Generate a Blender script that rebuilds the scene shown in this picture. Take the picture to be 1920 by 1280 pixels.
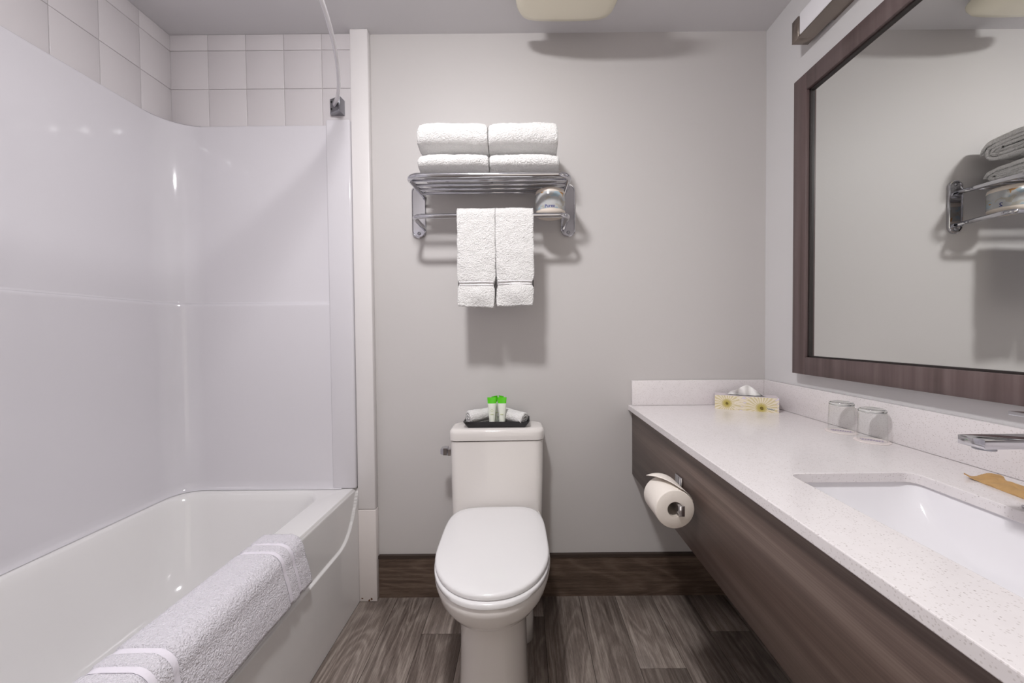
import bpy, bmesh, math, random
from mathutils import Vector, Matrix, noise
random.seed(7)
PI = math.pi
S = bpy.context.scene
C = S.collection
for o in list(bpy.data.objects): bpy.data.objects.remove(o)

# ------------------------------------------------------------------ camera, world, light, exposure
F_PX, CAM_H = 700.0, 1.105
D = 1.5556                      # distance of the back wall
XL, XR, H = -1.44, 1.006, 2.334
cam = bpy.data.objects.new('camera', bpy.data.cameras.new('camera')); C.objects.link(cam)
cam.data.sensor_width = 36; cam.data.lens = F_PX / 1920 * 36
cam.data.shift_x = -22 / 1920
cam.data.clip_start = 0.02
cam.location = (0, 0, CAM_H)
cam.matrix_world = (Matrix.Translation((0, 0, CAM_H)) @ Matrix.Rotation(PI/2 - math.atan(15/F_PX), 4, 'X')
                    @ Matrix.Rotation(math.radians(-0.5), 4, 'Z'))
S.camera = cam
w = bpy.data.worlds.new('world'); S.world = w; w.use_nodes = True
w.node_tree.nodes['Background'].inputs[0].default_value = (1.0, 0.92, 0.83, 1)
w.node_tree.nodes['Background'].inputs[1].default_value = 1.0
S.view_settings.view_transform = 'Standard'; S.view_settings.look = 'None'
S.view_settings.gamma = 1; S.view_settings.use_curve_mapping = False
S.view_settings.exposure = 0.36
LAMP_POS, LAMP_STRENGTH, LAMP_COL = (-0.25, 0.46), 238.0, (1.0, 0.988, 0.99)

# ------------------------------------------------------------------ materials
def lin(c):
    return tuple((x/12.92 if x <= .04045 else ((x+.055)/1.055)**2.4) for x in (v/255 for v in c)) + (1,)
class NT:
    def __init__(s, name):
        s.m = bpy.data.materials.new(name); s.m.use_nodes = True
        s.t = s.m.node_tree; s.b = s.t.nodes['Principled BSDF']
    def n(s, typ, **kw):
        nd = s.t.nodes.new('ShaderNode' + typ)
        for k, v in kw.items():
            if hasattr(nd, k): setattr(nd, k, v)
        return nd
    def link(s, a, b): s.t.links.new(a, b)
    def put(s, sock, v):
        if isinstance(v, bpy.types.NodeSocket): s.link(v, sock)
        else: sock.default_value = v
    def math(s, op, a, b=0.0, c=0.0):
        nd = s.n('Math', operation=op)
        for i, v in enumerate((a, b, c)): s.put(nd.inputs[i], v)
        return nd.outputs[0]
    def mix(s, f, a, b):
        nd = s.n('MixRGB'); s.put(nd.inputs[0], f); s.put(nd.inputs[1], a); s.put(nd.inputs[2], b)
        return nd.outputs[0]
    def ramp(s, f, stops):
        nd = s.n('ValToRGB'); e = nd.color_ramp.elements
        while len(e) < len(stops): e.new(0.5)
        for el, (p, c) in zip(e, stops): el.position = p; el.color = c
        s.put(nd.inputs[0], f); return nd.outputs[0]
    def coord(s, scale=(1, 1, 1), rnd=0.0):
        tc = s.n('TexCoord'); mp = s.n('Mapping'); mp.inputs['Scale'].default_value = scale
        if rnd:
            oi = s.n('ObjectInfo'); cx = s.n('CombineXYZ')
            for i, k in enumerate((1.0, 2.7, 5.3)): s.link(s.math('MULTIPLY', oi.outputs['Random'], rnd*k), cx.inputs[i])
            ad = s.n('VectorMath', operation='ADD'); s.link(tc.outputs['Object'], ad.inputs[0]); s.link(cx.outputs[0], ad.inputs[1])
            s.link(ad.outputs[0], mp.inputs[0])
        else: s.link(tc.outputs['Object'], mp.inputs[0])
        return mp.outputs[0]
    def noise(s, vec, scale, detail=3, rough=.5, dist=0):
        nd = s.n('TexNoise'); s.link(vec, nd.inputs['Vector'])
        nd.inputs['Scale'].default_value = scale; nd.inputs['Detail'].default_value = detail
        nd.inputs['Roughness'].default_value = rough; nd.inputs['Distortion'].default_value = dist
        return nd.outputs['Fac']
    def bump(s, h, strength, dist=.002):
        nd = s.n('Bump'); nd.inputs['Strength'].default_value = strength; nd.inputs['Distance'].default_value = dist
        s.link(h, nd.inputs['Height']); s.link(nd.outputs[0], s.b.inputs['Normal'])
    def set(s, **kw):
        for k, v in kw.items(): s.put(s.b.inputs[k.replace('_', ' ')], v)
        return s.m
def plain(name, col, rough=.5, metal=0.0, spec=.5, coat=0.0):
    t = NT(name); return t.set(Base_Color=lin(col), Roughness=rough, Metallic=metal, Specular_IOR_Level=spec, Coat_Weight=coat, Coat_Roughness=.04)
def paint(name, col, rough=.6, amp=.12):
    t = NT(name); t.bump(t.noise(t.coord(), 260, 3), amp, .001)
    return t.set(Base_Color=lin(col), Roughness=rough)
def gloss(name, col, rough=.07, wav=.0):
    t = NT(name)
    if wav: t.bump(t.noise(t.coord(), 3.2, 1), wav, .02)
    return t.set(Base_Color=lin(col), Roughness=rough, Specular_IOR_Level=.5)
def terry(name, col):
    t = NT(name); v = t.coord()
    a = t.noise(v, 230, 2, .6); b = t.noise(v, 75, 2)
    t.bump(t.math('ADD', a, t.math('MULTIPLY', b, .6)), 1.0, .006)
    c = t.mix(t.math('MULTIPLY', a, .5), lin(col), lin(tuple(int(x*.86) for x in col)))
    return t.set(Base_Color=c, Roughness=.95, Sheen_Weight=.25, Sheen_Roughness=.5, Specular_IOR_Level=.15)
def wood(name, dark, mid, light, scale, rings=9.0, fine=1.0, rough=.4, rnd=0.0, ringw=.35, bump=.15, bigw=.35, fk=1.6):
    # grain runs along the axis with the smallest scale
    t = NT(name); v = t.coord(scale, rnd)
    n1 = t.noise(v, 1.0, 2, .45, .25)
    rr = t.math('SINE', t.math('MULTIPLY', n1, rings*6.283))
    rr = t.math('MULTIPLY_ADD', rr, .5, .5)
    st = t.noise(t.coord(tuple(k*k*fk if k > 2 else k*.9 for k in scale), rnd), 1.0*fine, 5, .65)
    big = t.noise(v, .55, 2)
    f = t.math('ADD', t.math('MULTIPLY', rr, ringw), t.math('ADD', t.math('MULTIPLY', st, .75-ringw*.4), t.math('MULTIPLY', big, bigw)))
    col = t.ramp(f, [(.32, lin(dark)), (.58, lin(mid)), (.86, lin(light))])
    t.bump(st, bump, .001)
    return t.set(Base_Color=col, Roughness=rough)
def grain(name, cols, ax, rough=.42, rnd=0.0, k=1.0):
    # vinyl oak: wavy cathedral lines, fine pores and streaks along axis ax (0 or 1)
    t = NT(name)
    def sc(across, along): 
        v = [across*k]*3; v[ax] = along*k; return tuple(v)
    base = t.coord(sc(6.5, 1.3), rnd)
    n1 = t.noise(base, 1.0, 2, .5, .9)
    rings = t.math('POWER', t.math('MULTIPLY_ADD', t.math('SINE', t.math('MULTIPLY', n1, 62.0)), .5, .5), 1.6)
    st = t.noise(t.coord(sc(150, 3.2), rnd), 1.0, 4, .7, .4)
    st2 = t.noise(t.coord(sc(46, 2.0), rnd), 1.0, 3, .6, .8)
    po = t.noise(t.coord(sc(420, 46), rnd), 1.0, 2, .6)
    f = t.math('ADD', t.math('ADD', .045, t.math('MULTIPLY', rings, .09)), t.math('ADD', t.math('MULTIPLY', st, .46), t.math('MULTIPLY', st2, .34)))
    f = t.math('ADD', f, t.math('MULTIPLY', po, .22))
    col = t.ramp(f, [(.40, lin(cols[0])), (.58, lin(cols[1])), (.78, lin(cols[2]))])
    t.bump(t.math('ADD', st, po), .2, .0008)
    return t.set(Base_Color=col, Roughness=rough)
def planks_wood(name, cols, nx, ny, nz, rough=.42):
    # laminate with soft straight bands: bands vary along the axis with the big number
    t = NT(name)
    a = t.noise(t.coord((nx, ny, nz)), 1.0, 3, .6)
    b = t.noise(t.coord((nx*6, ny*2, nz*6)), 1.0, 3, .7)
    f = t.math('ADD', t.math('MULTIPLY', a, .7), t.math('MULTIPLY', b, .35))
    col = t.ramp(f, [(.33, lin(cols[0])), (.52, lin(cols[1])), (.72, lin(cols[2]))])
    t.bump(b, .08, .0006)
    return t.set(Base_Color=col, Roughness=rough)
M = {}
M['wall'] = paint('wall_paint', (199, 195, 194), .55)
M['wall_lit'] = paint('wall_paint_lit', (213, 211, 212), .55)  # same wall paint, lightened to put the right wall's stronger light into its colour
M['ceil'] = paint('ceiling_paint', (214, 212, 214), .8, .2)
M['trim'] = gloss('trim_paint', (226, 222, 222), .35)
M['tile'] = gloss('glazed_tile', (210, 205, 207), .16)
M['grout'] = paint('grout', (212, 206, 205), .9)
M['fibre'] = gloss('fibreglass_white', (215, 212, 217), .075, .05)
M['tub'] = gloss('tub_white', (230, 228, 228), .09)
M['porc'] = gloss('porcelain', (226, 221, 218), .06)
M['seat'] = gloss('seat_plastic', (232, 230, 231), .12)
M['sink'] = gloss('sink_porcelain', (236, 234, 238), .06)
M['chrome'] = plain('chrome', (205, 205, 210), .07, 1.0)
M['satin'] = plain('satin_metal', (160, 160, 165), .32, 1.0)
M['rod'] = plain('rod_white', (228, 226, 230), .25)
M['nickel'] = plain('brushed_nickel', (150, 140, 132), .38, 1.0)
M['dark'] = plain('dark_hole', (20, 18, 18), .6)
M['black'] = plain('black_tray', (24, 22, 25), .22)
M['terry'] = terry('terry_white', (243, 241, 240))
M['mat'] = terry('terry_mat', (240, 236, 244))
M['band'] = paint('woven_band', (246, 243, 246), .9, .5)
M['matband'] = paint('mat_stripe', (236, 231, 240), .9, .3)
M['frame'] = planks_wood('frame_laminate', ((78, 63, 61), (96, 80, 79), (112, 97, 96)), .5, 26, .5)
M['vanity'] = wood('vanity_laminate', (74, 60, 54), (94, 78, 71), (118, 102, 94), (3.0, .9, 14.0), 3.0, .8, .38, 0, .22, .05)
M['floorw'] = grain('floor_vinyl', ((84, 72, 66), (132, 120, 113), (184, 172, 163)), 1, .42, 9.0)
M['gap'] = plain('plank_gap', (40, 33, 30), .8)
M['base'] = grain('baseboard_vinyl', ((52, 40, 33), (88, 72, 62), (122, 105, 93)), 0, .42, 0, .8)
M['basecap'] = plain('baseboard_cap', (58, 46, 40), .5)
M['card'] = plain('cardboard', (196, 186, 176), .9)
M['tissue'] = paint('tissue_paper', (244, 242, 240), .95, .25)
M['tp'] = paint('toilet_paper', (236, 228, 220), .95, .35)
M['green'] = plain('green_plastic', (84, 200, 14), .25)
M['tube'] = plain('frosted_tube', (226, 230, 218), .3)
M['tubeb'] = plain('frosted_tube_cap', (218, 222, 216), .3)
M['gprint'] = plain('olive_print', (176, 186, 96), .5)
M['ink'] = plain('blue_ink', (42, 44, 112), .5)
M['inkp'] = plain('purple_ink', (128, 100, 168), .6)
M['inkc'] = plain('cyan_ink', (70, 120, 160), .6)
M['coaster'] = plain('coaster_paper', (238, 228, 226), .9)
M['kraft'] = paint('kraft_paper', (188, 150, 100), .6, .3)
M['opal'] = plain('opal_glass', (238, 232, 212), .25)
M['diff'] = plain('acrylic_diffuser', (240, 238, 242), .3)
M['mirror'] = plain('mirror_silver', (238, 240, 238), .0, 1.0)
M['darkwood'] = plain('frame_rebate', (40, 33, 32), .5)
M['pulp'] = plain('roll_wrap', (222, 210, 198), .35)
t = NT('quartz')
v = t.coord()
def specks(sc, lo, hi):
    vo = t.n('TexVoronoi'); t.link(v, vo.inputs['Vector']); vo.inputs['Scale'].default_value = sc
    d = t.math('LESS_THAN', vo.outputs['Distance'], lo)
    sx = t.n('SeparateColor'); t.link(vo.outputs['Color'], sx.inputs[0])
    return t.math('MULTIPLY', d, t.math('GREATER_THAN', sx.outputs[0], hi))
c = t.mix(t.noise(v, 45, 3), lin((226, 220, 221)), lin((234, 229, 230)))
c = t.mix(t.math('MULTIPLY', specks(260, .30, .55), .38), c, lin((178, 168, 164)))
c = t.mix(t.math('MULTIPLY', specks(190, .20, .82), .5), c, lin((128, 112, 106)))
M['quartz'] = t.set(Base_Color=c, Roughness=.16)
# thin clear glass wall: fresnel mix of transparent and glossy; solid glass for the thick foot
t = NT('thin_clear_glass')
tr = t.n('BsdfTransparent'); tr.inputs[0].default_value = (.965, .975, .97, 1)
gl = t.n('BsdfGlossy'); gl.inputs['Roughness'].default_value = .02
lw = t.n('LayerWeight'); lw.inputs[0].default_value = .5
mx = t.n('MixShader'); t.link(t.math('MULTIPLY_ADD', t.math('POWER', lw.outputs['Facing'], 3.5), .75, .03), mx.inputs[0]); t.link(tr.outputs[0], mx.inputs[1]); t.link(gl.outputs[0], mx.inputs[2])
t.link(mx.outputs[0], t.t.nodes['Material Output'].inputs[0]); M['glass'] = t.m
t = NT('thick_clear_glass'); M['glass2'] = t.set(Base_Color=(.93, .97, .95, 1), Roughness=.0, Transmission_Weight=1.0, IOR=1.5)
# stained foot of the white trim
t = NT('trim_paint_chipped'); v = t.coord()
geo = t.n('SeparateXYZ'); t.link(v, geo.inputs[0])
low = t.math('LESS_THAN', geo.outputs[2], .016)
f = t.math('MULTIPLY', low, t.math('GREATER_THAN', t.noise(v, 60, 2), .58))
M['trimlow'] = t.set(Base_Color=t.mix(f, lin((222, 215, 213)), lin((104, 66, 36))), Roughness=.4)
# printed wrap of the spare roll
t = NT('roll_print'); v = t.coord()
def blob(sc, thr, seed):
    mp = t.n('Mapping'); mp.inputs['Location'].default_value = (seed, seed*.7, seed*1.3); t.link(v, mp.inputs[0])
    return t.math('GREATER_THAN', t.noise(mp.outputs[0], sc, 1, .3, .6), thr)
c = t.mix(t.noise(v, 40, 2), lin((160, 166, 170)), lin((190, 186, 184)))
c = t.mix(t.math('MULTIPLY', blob(34, .58, 3.1), .8), c, lin((152, 172, 184)))
c = t.mix(t.math('MULTIPLY', blob(46, .6, 8.3), .7), c, lin((170, 164, 150)))
c = t.mix(t.math('MULTIPLY', blob(38, .68, 15.9), .9), c, lin((176, 126, 62)))
M['rollprint'] = t.set(Base_Color=c, Roughness=.18)
# tissue box print: two pale yellow chrysanthemums on lilac
t = NT('flower_print'); v = t.coord(); sp = t.n('SeparateXYZ'); t.link(v, sp.inputs[0])
col = lin((222, 212, 232))
for fx, fz, R, k in ((-.064, .024, .085, 22.0), (.050, .015, .090, 25.0)):
    dx = t.math('SUBTRACT', sp.outputs[0], fx); dz = t.math('SUBTRACT', sp.outputs[2], fz)
    r = t.math('SQRT', t.math('ADD', t.math('MULTIPLY', dx, dx), t.math('MULTIPLY', dz, dz)))
    an = t.math('ARCTAN2', dz, dx)
    nz = t.noise(v, 60, 2)
    pet = t.math('SINE', t.math('ADD', t.math('MULTIPLY', an, k), t.math('MULTIPLY', nz, 5.0)))
    pet = t.math('MULTIPLY_ADD', pet, .5, .5)
    rel = t.math('DIVIDE', r, R)
    inside = t.math('LESS_THAN', t.math('SUBTRACT', rel, t.math('MULTIPLY', pet, .45)), .55)
    pc = t.mix(pet, lin((212, 198, 150)), lin((238, 228, 212)))
    pc = t.mix(t.math('LESS_THAN', rel, t.math('MULTIPLY_ADD', pet, .10, .12)), pc, lin((190, 174, 92)))
    pc = t.mix(t.math('LESS_THAN', rel, t.math('MULTIPLY', nz, .13)), pc, lin((120, 102, 30)))
    col = t.mix(inside, col, pc)
M['flower'] = t.set(Base_Color=col, Roughness=.3)
M['boxpaper'] = plain('box_card', (222, 212, 216), .4)

# ------------------------------------------------------------------ mesh helpers
OFF = {}
def mk(name, verts, faces, mat, parent=None, smooth=False, local=False):
    """one mesh object from world-space verts; a top-level mesh gets its origin at its base centre"""
    vs = [Vector(v) for v in verts]
    if parent is None:
        xs = [v.x for v in vs]; ys = [v.y for v in vs]
        off = Vector(((min(xs)+max(xs))/2, (min(ys)+max(ys))/2, min(v.z for v in vs)))
    else: off = Vector((0, 0, 0)) if local else OFF[parent.name]
    me = bpy.data.meshes.new(name)
    me.from_pydata([v-off for v in vs], [], faces); me.update()
    bm = bmesh.new(); bm.from_mesh(me); bmesh.ops.recalc_face_normals(bm, faces=bm.faces); bm.to_mesh(me); bm.free()
    o = bpy.data.objects.new(name, me); C.objects.link(o)
    me.materials.append(M[mat])
    if smooth:
        for p in me.polygons: p.use_smooth = True
    if parent is None: o.location = off
    else: o.parent = parent
    OFF[o.name] = off
    return o
def sharp(o, ang=35):
    me = o.data; bm = bmesh.new(); bm.from_mesh(me)
    for e in bm.edges:
        if len(e.link_faces) == 2 and e.calc_face_angle(0) > math.radians(ang): e.smooth = False
    for f in bm.faces: f.smooth = True
    bm.to_mesh(me); bm.free(); return o
def thing(name, label, cat, loc=(0, 0, 0), rotz=0.0, group=None):
    o = bpy.data.objects.new(name, None); C.objects.link(o); o.empty_display_size = .05
    o.location = loc; o.rotation_euler = (0, 0, rotz); OFF[o.name] = Vector(loc)
    return tag(o, label, cat, group)
def tag(o, label, cat, group=None):
    o['label'] = label; o['category'] = cat
    if group: o['group'] = group
    return o
def struct(o): o['kind'] = 'structure'; return o
def bm_geo(bm):
    bm.verts.ensure_lookup_table(); bm.verts.index_update()
    return [v.co.copy() for v in bm.verts], [[v.index for v in f.verts] for f in bm.faces]
def boxg(lo, hi, bev=0.0, seg=2):
    bm = bmesh.new(); bmesh.ops.create_cube(bm, size=1)
    for v in bm.verts:
        for i in range(3): v.co[i] = lo[i] + (v.co[i]+.5)*(hi[i]-lo[i])
    if bev: bmesh.ops.bevel(bm, geom=bm.edges[:], offset=bev, segments=seg, profile=.5, affect='EDGES')
    g = bm_geo(bm); bm.free(); return g
def join(*gs):
    V, Fc = [], []
    for v, f in gs:
        n = len(V); V += v; Fc += [[i+n for i in q] for q in f]
    return V, Fc
def box(name, lo, hi, mat, parent=None, bev=0.0, seg=2, local=False):
    o = mk(name, *boxg(lo, hi, bev, seg), mat, parent, local=local)
    return sharp(o, 50) if bev else o
def xf(g, m): return [m @ Vector(v) for v in g[0]], g[1]
def loft(rings, cap0=True, cap1=True, closed=True):
    n = len(rings[0]); V = [Vector(p) for r in rings for p in r]; Fc = []
    for i in range(len(rings)-1):
        for j in range(n if closed else n-1):
            k = (j+1) % n
            Fc.append([i*n+j, i*n+k, (i+1)*n+k, (i+1)*n+j])
    if cap0: Fc.append(list(range(n))[::-1])
    if cap1: Fc.append([(len(rings)-1)*n+j for j in range(n)])
    return V, Fc
def lathe(prof, cx, cy, n=40, caps=(True, True)):
    return loft([[(cx+r*math.cos(2*PI*j/n), cy+r*math.sin(2*PI*j/n), z) for j in range(n)] for r, z in prof], *caps)
def tubeg(pts, r, n=12, flat=None):
    """sweep a circle (or flat=(half width, half height), local frame with z up) along a polyline"""
    pts = [Vector(p) for p in pts]; rings = []
    up = Vector((0, 0, 1))
    d0 = (pts[1]-pts[0]).normalized()
    nrm = up.cross(d0)
    if nrm.length < .05: nrm = Vector((1, 0, 0))
    nrm.normalize()
    for i, p in enumerate(pts):
        a = pts[max(i-1, 0)]; b = pts[min(i+1, len(pts)-1)]
        d = (b-a).normalized(); nrm = (nrm - d*nrm.dot(d)).normalized(); bi = d.cross(nrm)
        ra, rb = (flat if flat else (r, r))
        rings.append([p + nrm*ra*math.cos(2*PI*j/n) + bi*rb*math.sin(2*PI*j/n) for j in range(n)])
    return loft(rings)
def arc(c, r, a0, a1, n, u, v):
    c, u, v = Vector(c), Vector(u), Vector(v)
    return [c + u*r*math.cos(a0+(a1-a0)*i/n) + v*r*math.sin(a0+(a1-a0)*i/n) for i in range(n+1)]
def rrect(x0, x1, y0, y1, r, z, n=6):
    r = min(r, (x1-x0)/2-1e-4, (y1-y0)/2-1e-4); P = []
    for cx, cy, a in ((x1-r, y1-r, 0), (x0+r, y1-r, PI/2), (x0+r, y0+r, PI), (x1-r, y0+r, 1.5*PI)):
        for i in range(n+1):
            t = a + PI/2*i/n; P.append((cx+r*math.cos(t), cy+r*math.sin(t), z))
    return P
def spiral2d(hy, hz, th, turns, n=30, p=2.6, a0=0.0):
    """points of a flattened spiral strip path from the outside in"""
    P = []; N = int(turns*n)
    for i in range(N+1):
        a = a0+2*PI*i/n; s = th*i/n
        ca, sa = math.cos(a), math.sin(a)
        rx, rz = max(hy-s, th*.4), max(hz-s, th*.4)
        P.append((rx*math.copysign(abs(ca)**(2/p), ca), rz*math.copysign(abs(sa)**(2/p), sa)))
    return P
def strip_section(path, th):
    """outline loop of a strip of thickness th round a 2-D path"""
    L, R = [], []
    for i, (a, b) in enumerate(path):
        p0 = path[max(i-1, 0)]; p1 = path[min(i+1, len(path)-1)]
        dx, dy = p1[0]-p0[0], p1[1]-p0[1]; l = math.hypot(dx, dy) or 1
        nx, ny = -dy/l*th/2, dx/l*th/2
        L.append((a+nx, b+ny)); R.append((a-nx, b-ny))
    return L + R[::-1]
def fuzz(g, amp, sc=120.0):
    out = []
    for v in g[0]:
        n = noise.noise_vector(Vector(v)*sc); m = noise.noise_vector(Vector(v)*25+Vector((9, 3, 1)))
        out.append(Vector(v) + n*amp + m*amp*1.2)
    return out, g[1]
def textg(s, size, extr=.0004):
    cu = bpy.data.curves.new('t', 'FONT'); cu.body = s; cu.size = size; cu.align_x = 'CENTER'; cu.align_y = 'CENTER'; cu.offset = size*.02
    o = bpy.data.objects.new('t', cu); C.objects.link(o)
    dg = bpy.context.evaluated_depsgraph_get(); me = bpy.data.meshes.new_from_object(o.evaluated_get(dg))
    V = [v.co.copy() for v in me.vertices]; Fc = [list(p.vertices) for p in me.polygons]
    bpy.data.objects.remove(o); bpy.data.curves.remove(cu); bpy.data.meshes.remove(me)
    return V, Fc

# ------------------------------------------------------------------ room shell
YB = -0.95                                              # wall behind the camera
TX = -0.69                                              # outer face of the tub
fl = struct(box('floor', (XL-.1, YB-1.0, -.06), (XR+.1, D+.1, -.004), 'gap'))
PW = .152
meshes = {}
def plank(x0, x1, y0, y1):
    key = (round(x1-x0, 4), round(y1-y0, 4))
    if key not in meshes:
        o = box('plank', (-key[0]/2+.0006, -key[1]/2+.0006, -.004), (key[0]/2-.0006, key[1]/2-.0006, 0), 'floorw', fl, .0008, 1, local=True)
        meshes[key] = o.data
    else:
        o = bpy.data.objects.new('plank', meshes[key]); C.objects.link(o); o.parent = fl
    o.location = Vector(((x0+x1)/2, (y0+y1)/2, 0)) - OFF[fl.name]
x = TX+.0; k = 0
offs = [.55, 1.02, .20, .80, .12, .62, 1.0, .35, .9, .2, .7, .5]
while x < XR-.001:
    x1 = min(x+PW, XR); y = D
    cuts = [D - offs[k % len(offs)]]
    while cuts[-1] > YB-.95: cuts.append(cuts[-1]-1.2)
    for cy in cuts:
        plank(x, x1, max(cy, YB-.98), y); y = cy
        if y < YB-.97: break
    x = x1; k += 1
struct(box('ceiling', (XL-.1, YB-.1, H), (XR+.1, D+.1, H+.08), 'ceil'))
wb = struct(box('wall_back', (XL-.1, D, -.06), (XR+.1, D+.1, H+.08), 'wall'))
struct(box('wall_right', (XR, YB-.1, -.06), (XR+.1, D, H+.08), 'wall_lit'))
wl = struct(box('wall_left', (XL-.1, -.12, -.06), (XL, D, H+.08), 'wall'))
struct(box('wall_alcove', (XL, -.12, -.06), (TX, -.012, H+.08), 'wall'))
struct(box('wall_side', (TX-.1, YB-.1, -.06), (TX, -.12, H+.08), 'wall'))
DX0, DX1, DH = -.35, .55, 2.05                          # unseen doorway behind the camera, left open to let world light in as fill
g = join(boxg((TX, YB-.1, -.06), (DX0, YB, H+.08)), boxg((DX1, YB-.1, -.06), (XR, YB, H+.08)), boxg((DX0, YB-.1, DH), (DX1, YB, H+.08)))
struct(mk('wall_front', *g, 'wall'))
g = join(boxg((DX0-.07, YB, 0), (DX0, YB+.015, DH+.07)), boxg((DX1, YB, 0), (DX1+.07, YB+.015, DH+.07)), boxg((DX0, YB, DH), (DX1, YB+.015, DH+.07)))
struct(mk('trim_2', *g, 'trim'))
bb = struct(box('baseboard_back', (-.616, D-.010, 0), (XR-.0, D, .168), 'base'))
box('cap_strip', (-.616, D-.014, .168), (XR, D, .180), 'basecap', bb)
# white upright board beside the tub, in two lengths
tm = bpy.data.objects.new('trim_1', None); C.objects.link(tm); tm.location = (-.653, D, 0); OFF['trim_1'] = Vector((-.653, D, 0)); tm['kind'] = 'structure'
box('upper_board', (-.690, D-.030, .385), (-.618, D, H), 'trim', tm, .003)
box('lower_board', (-.690, D-.032, 0), (-.6165, D, .3835), 'trimlow', tm, .003)
# glazed tiles above the surround, each a part of its wall
TP = .155
ZR = [(1.955, 2.114), (2.114, 2.269), (2.269, H)]
gb = box('grout_bed', (XL+.001, D-.003, 1.94), (-.690, D, H), 'grout', wb)
gl_ = box('grout_bed', (XL, -.010, 1.94), (XL+.003, D, H), 'grout', wl)
tmesh = {}
def tile(parent, wid, z0, z1, loc, rot):
    key = (round(wid, 4), round(z1-z0, 4))
    if key not in tmesh:
        o = box('tile', (-wid/2+.0008, -.0025, 0.0008), (wid/2-.0008, .0025, z1-z0-.0008), 'tile', parent, .0012, 2, local=True)
        tmesh[key] = o.data
    else:
        o = bpy.data.objects.new('tile', tmesh[key]); C.objects.link(o); o.parent = parent
    o.location = Vector(loc) - OFF[parent.name]; o.rotation_euler = (0, 0, rot)
for z0, z1 in ZR:
    x = XL+.005
    while x < -.692:
        x1 = min(x+TP, -.691); tile(wb, x1-x, z0, z1, ((x+x1)/2, D-.004, z0), 0); x = x1
    y = D-.005
    while y > -.008:
        y0 = max(y-(.1235 if y > D-.01 else .1366), -.009); tile(wl, y-y0, z0, z1, (XL+.004, (y+y0)/2, z0), PI/2); y = y0

# ------------------------------------------------------------------ bathtub and surround
RIM = .475; TY0, TY1 = -.010, D-.002
tub = thing('bathtub', 'glossy white fibreglass bathtub with a stepped apron', 'bathtub', (-1.06, .775, 0))
x0, x1, y0, y1 = XL+.002, TX-.012, TY0, TY1
rings = [rrect(x0, x1, y0, y1, .004, RIM-.03, 8), rrect(x0, x1, y0, y1, .004, RIM-.006, 8), rrect(x0+.003, x1-.004, y0+.003, y1-.003, .006, RIM, 8)]
ix0, ix1, iy0, iy1 = -1.385, -.802, .075, 1.500
for ins, z, r in ((-.004, RIM, .105), (.003, RIM-.002, .10), (.009, RIM-.010, .10), (.016, RIM-.035, .10), (.03, .36, .11), (.05, .26, .12), (.07, .19, .13), (.10, .145, .13), (.14, .122, .12), (.18, .116, .10)):
    rings.append(rrect(ix0+ins*.9, ix1-ins*.9, iy0+ins*2.2, iy1-ins*1.35, r, z, 8))
o = mk('basin', *loft(rings, False, True), 'tub', tub, True); sharp(o, 50)
# apron: a relief with a low step that curls up at both ends
def apx(y, z):
    e = 0
    if y > 1.36: e = (y-1.36)/.175
    if y < .18: e = (.18-y)/.175
    zb = .296 + .18*max(e, 0)**2.6
    s = min(max((z-zb+.003)/.0055, 0), 1); s = s*s*(3-2*s)
    x = TX - .009*s + .004*(z < .02)*0
    if z > RIM-.014: x -= .010*((z-(RIM-.014))/.014)**2
    return x
ys = sorted(set([TY0+(TY1-TY0)*i/60 for i in range(61)] + [1.36+.19*i/36 for i in range(37)]))
zs = [i*.01 for i in range(28)] + [.28+i*.0026 for i in range(75)] + [RIM]
V = [(apx(min(y, TY1), z), min(y, TY1), z) for y in ys for z in zs]
n = len(zs); Fc = [[i*n+j, i*n+j+1, (i+1)*n+j+1, (i+1)*n+j] for i in range(len(ys)-1) for j in range(n-1)]
# top closing strip back to the rim, and backing
V2 = [(TX-.06, y, RIM-.0005) for y in ys]; b0 = len(V); V += V2
Fc += [[i*n+n-1, b0+i, b0+i+1, (i+1)*n+n-1] for i in range(len(ys)-1)]
mk('apron', V, Fc, 'tub', tub, True)
dr = mk('drain', *lathe([(.0, .117), (.026, .117), (.03, .120), (.028, .121), (.0, .121)], -1.09, .33, 24, (False, False)), 'chrome', tub, True)

sur = thing('tub_surround', 'tall glossy white moulded shower surround with a ledge line', 'shower surround', (-1.43, .775, RIM))
XP, YP, RC = XL+.014, D-.012, .115
path = [(-.75, TY0+.013)] + [(-.9-.05*i, TY0+.013) for i in range(8)]
path += [(p.x, p.y) for p in arc((XP+RC, TY0+.013+RC, 0), RC, 1.5*PI, PI, 12, (1, 0, 0), (0, 1, 0))]
path += [(XP, TY0+.2+i*.1) for i in range(1, 12)]
path += [(p.x, p.y) for p in arc((XP+RC, YP-RC, 0), RC, PI, PI/2, 16, (1, 0, 0), (0, 1, 0))]
path += [(-1.25+.05*i, YP) for i in range(9)] + [(-.83, YP), (-.80, YP), (-.75, YP)]
path = [p for i, p in enumerate(path) if i == 0 or math.dist(p, path[i-1]) > .004]
LZ = 1.236
prof = [(.034, RIM+.0015), (.026, RIM+.005), (.020, RIM+.014), (.017, RIM+.035), (.016, .8), (.016, LZ-.012), (.015, LZ-.004), (.0125, LZ-.0005), (.008, LZ+.0015), (.002, LZ+.004), (0, LZ+.010),
        (0, 1.6), (0, 1.955), (-.001, 1.961), (-.004, 1.9635), (-.008, 1.964)]
nor = []
for i in range(len(path)):
    a = Vector(path[max(i-1, 0)]); b = Vector(path[min(i+1, len(path)-1)]); d = (b-a).normalized()
    nor.append(Vector((d.y, -d.x)))          # to the right of travel = into the alcove
if nor[len(path)//2].x < 0: nor = [-q for q in nor]
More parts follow.
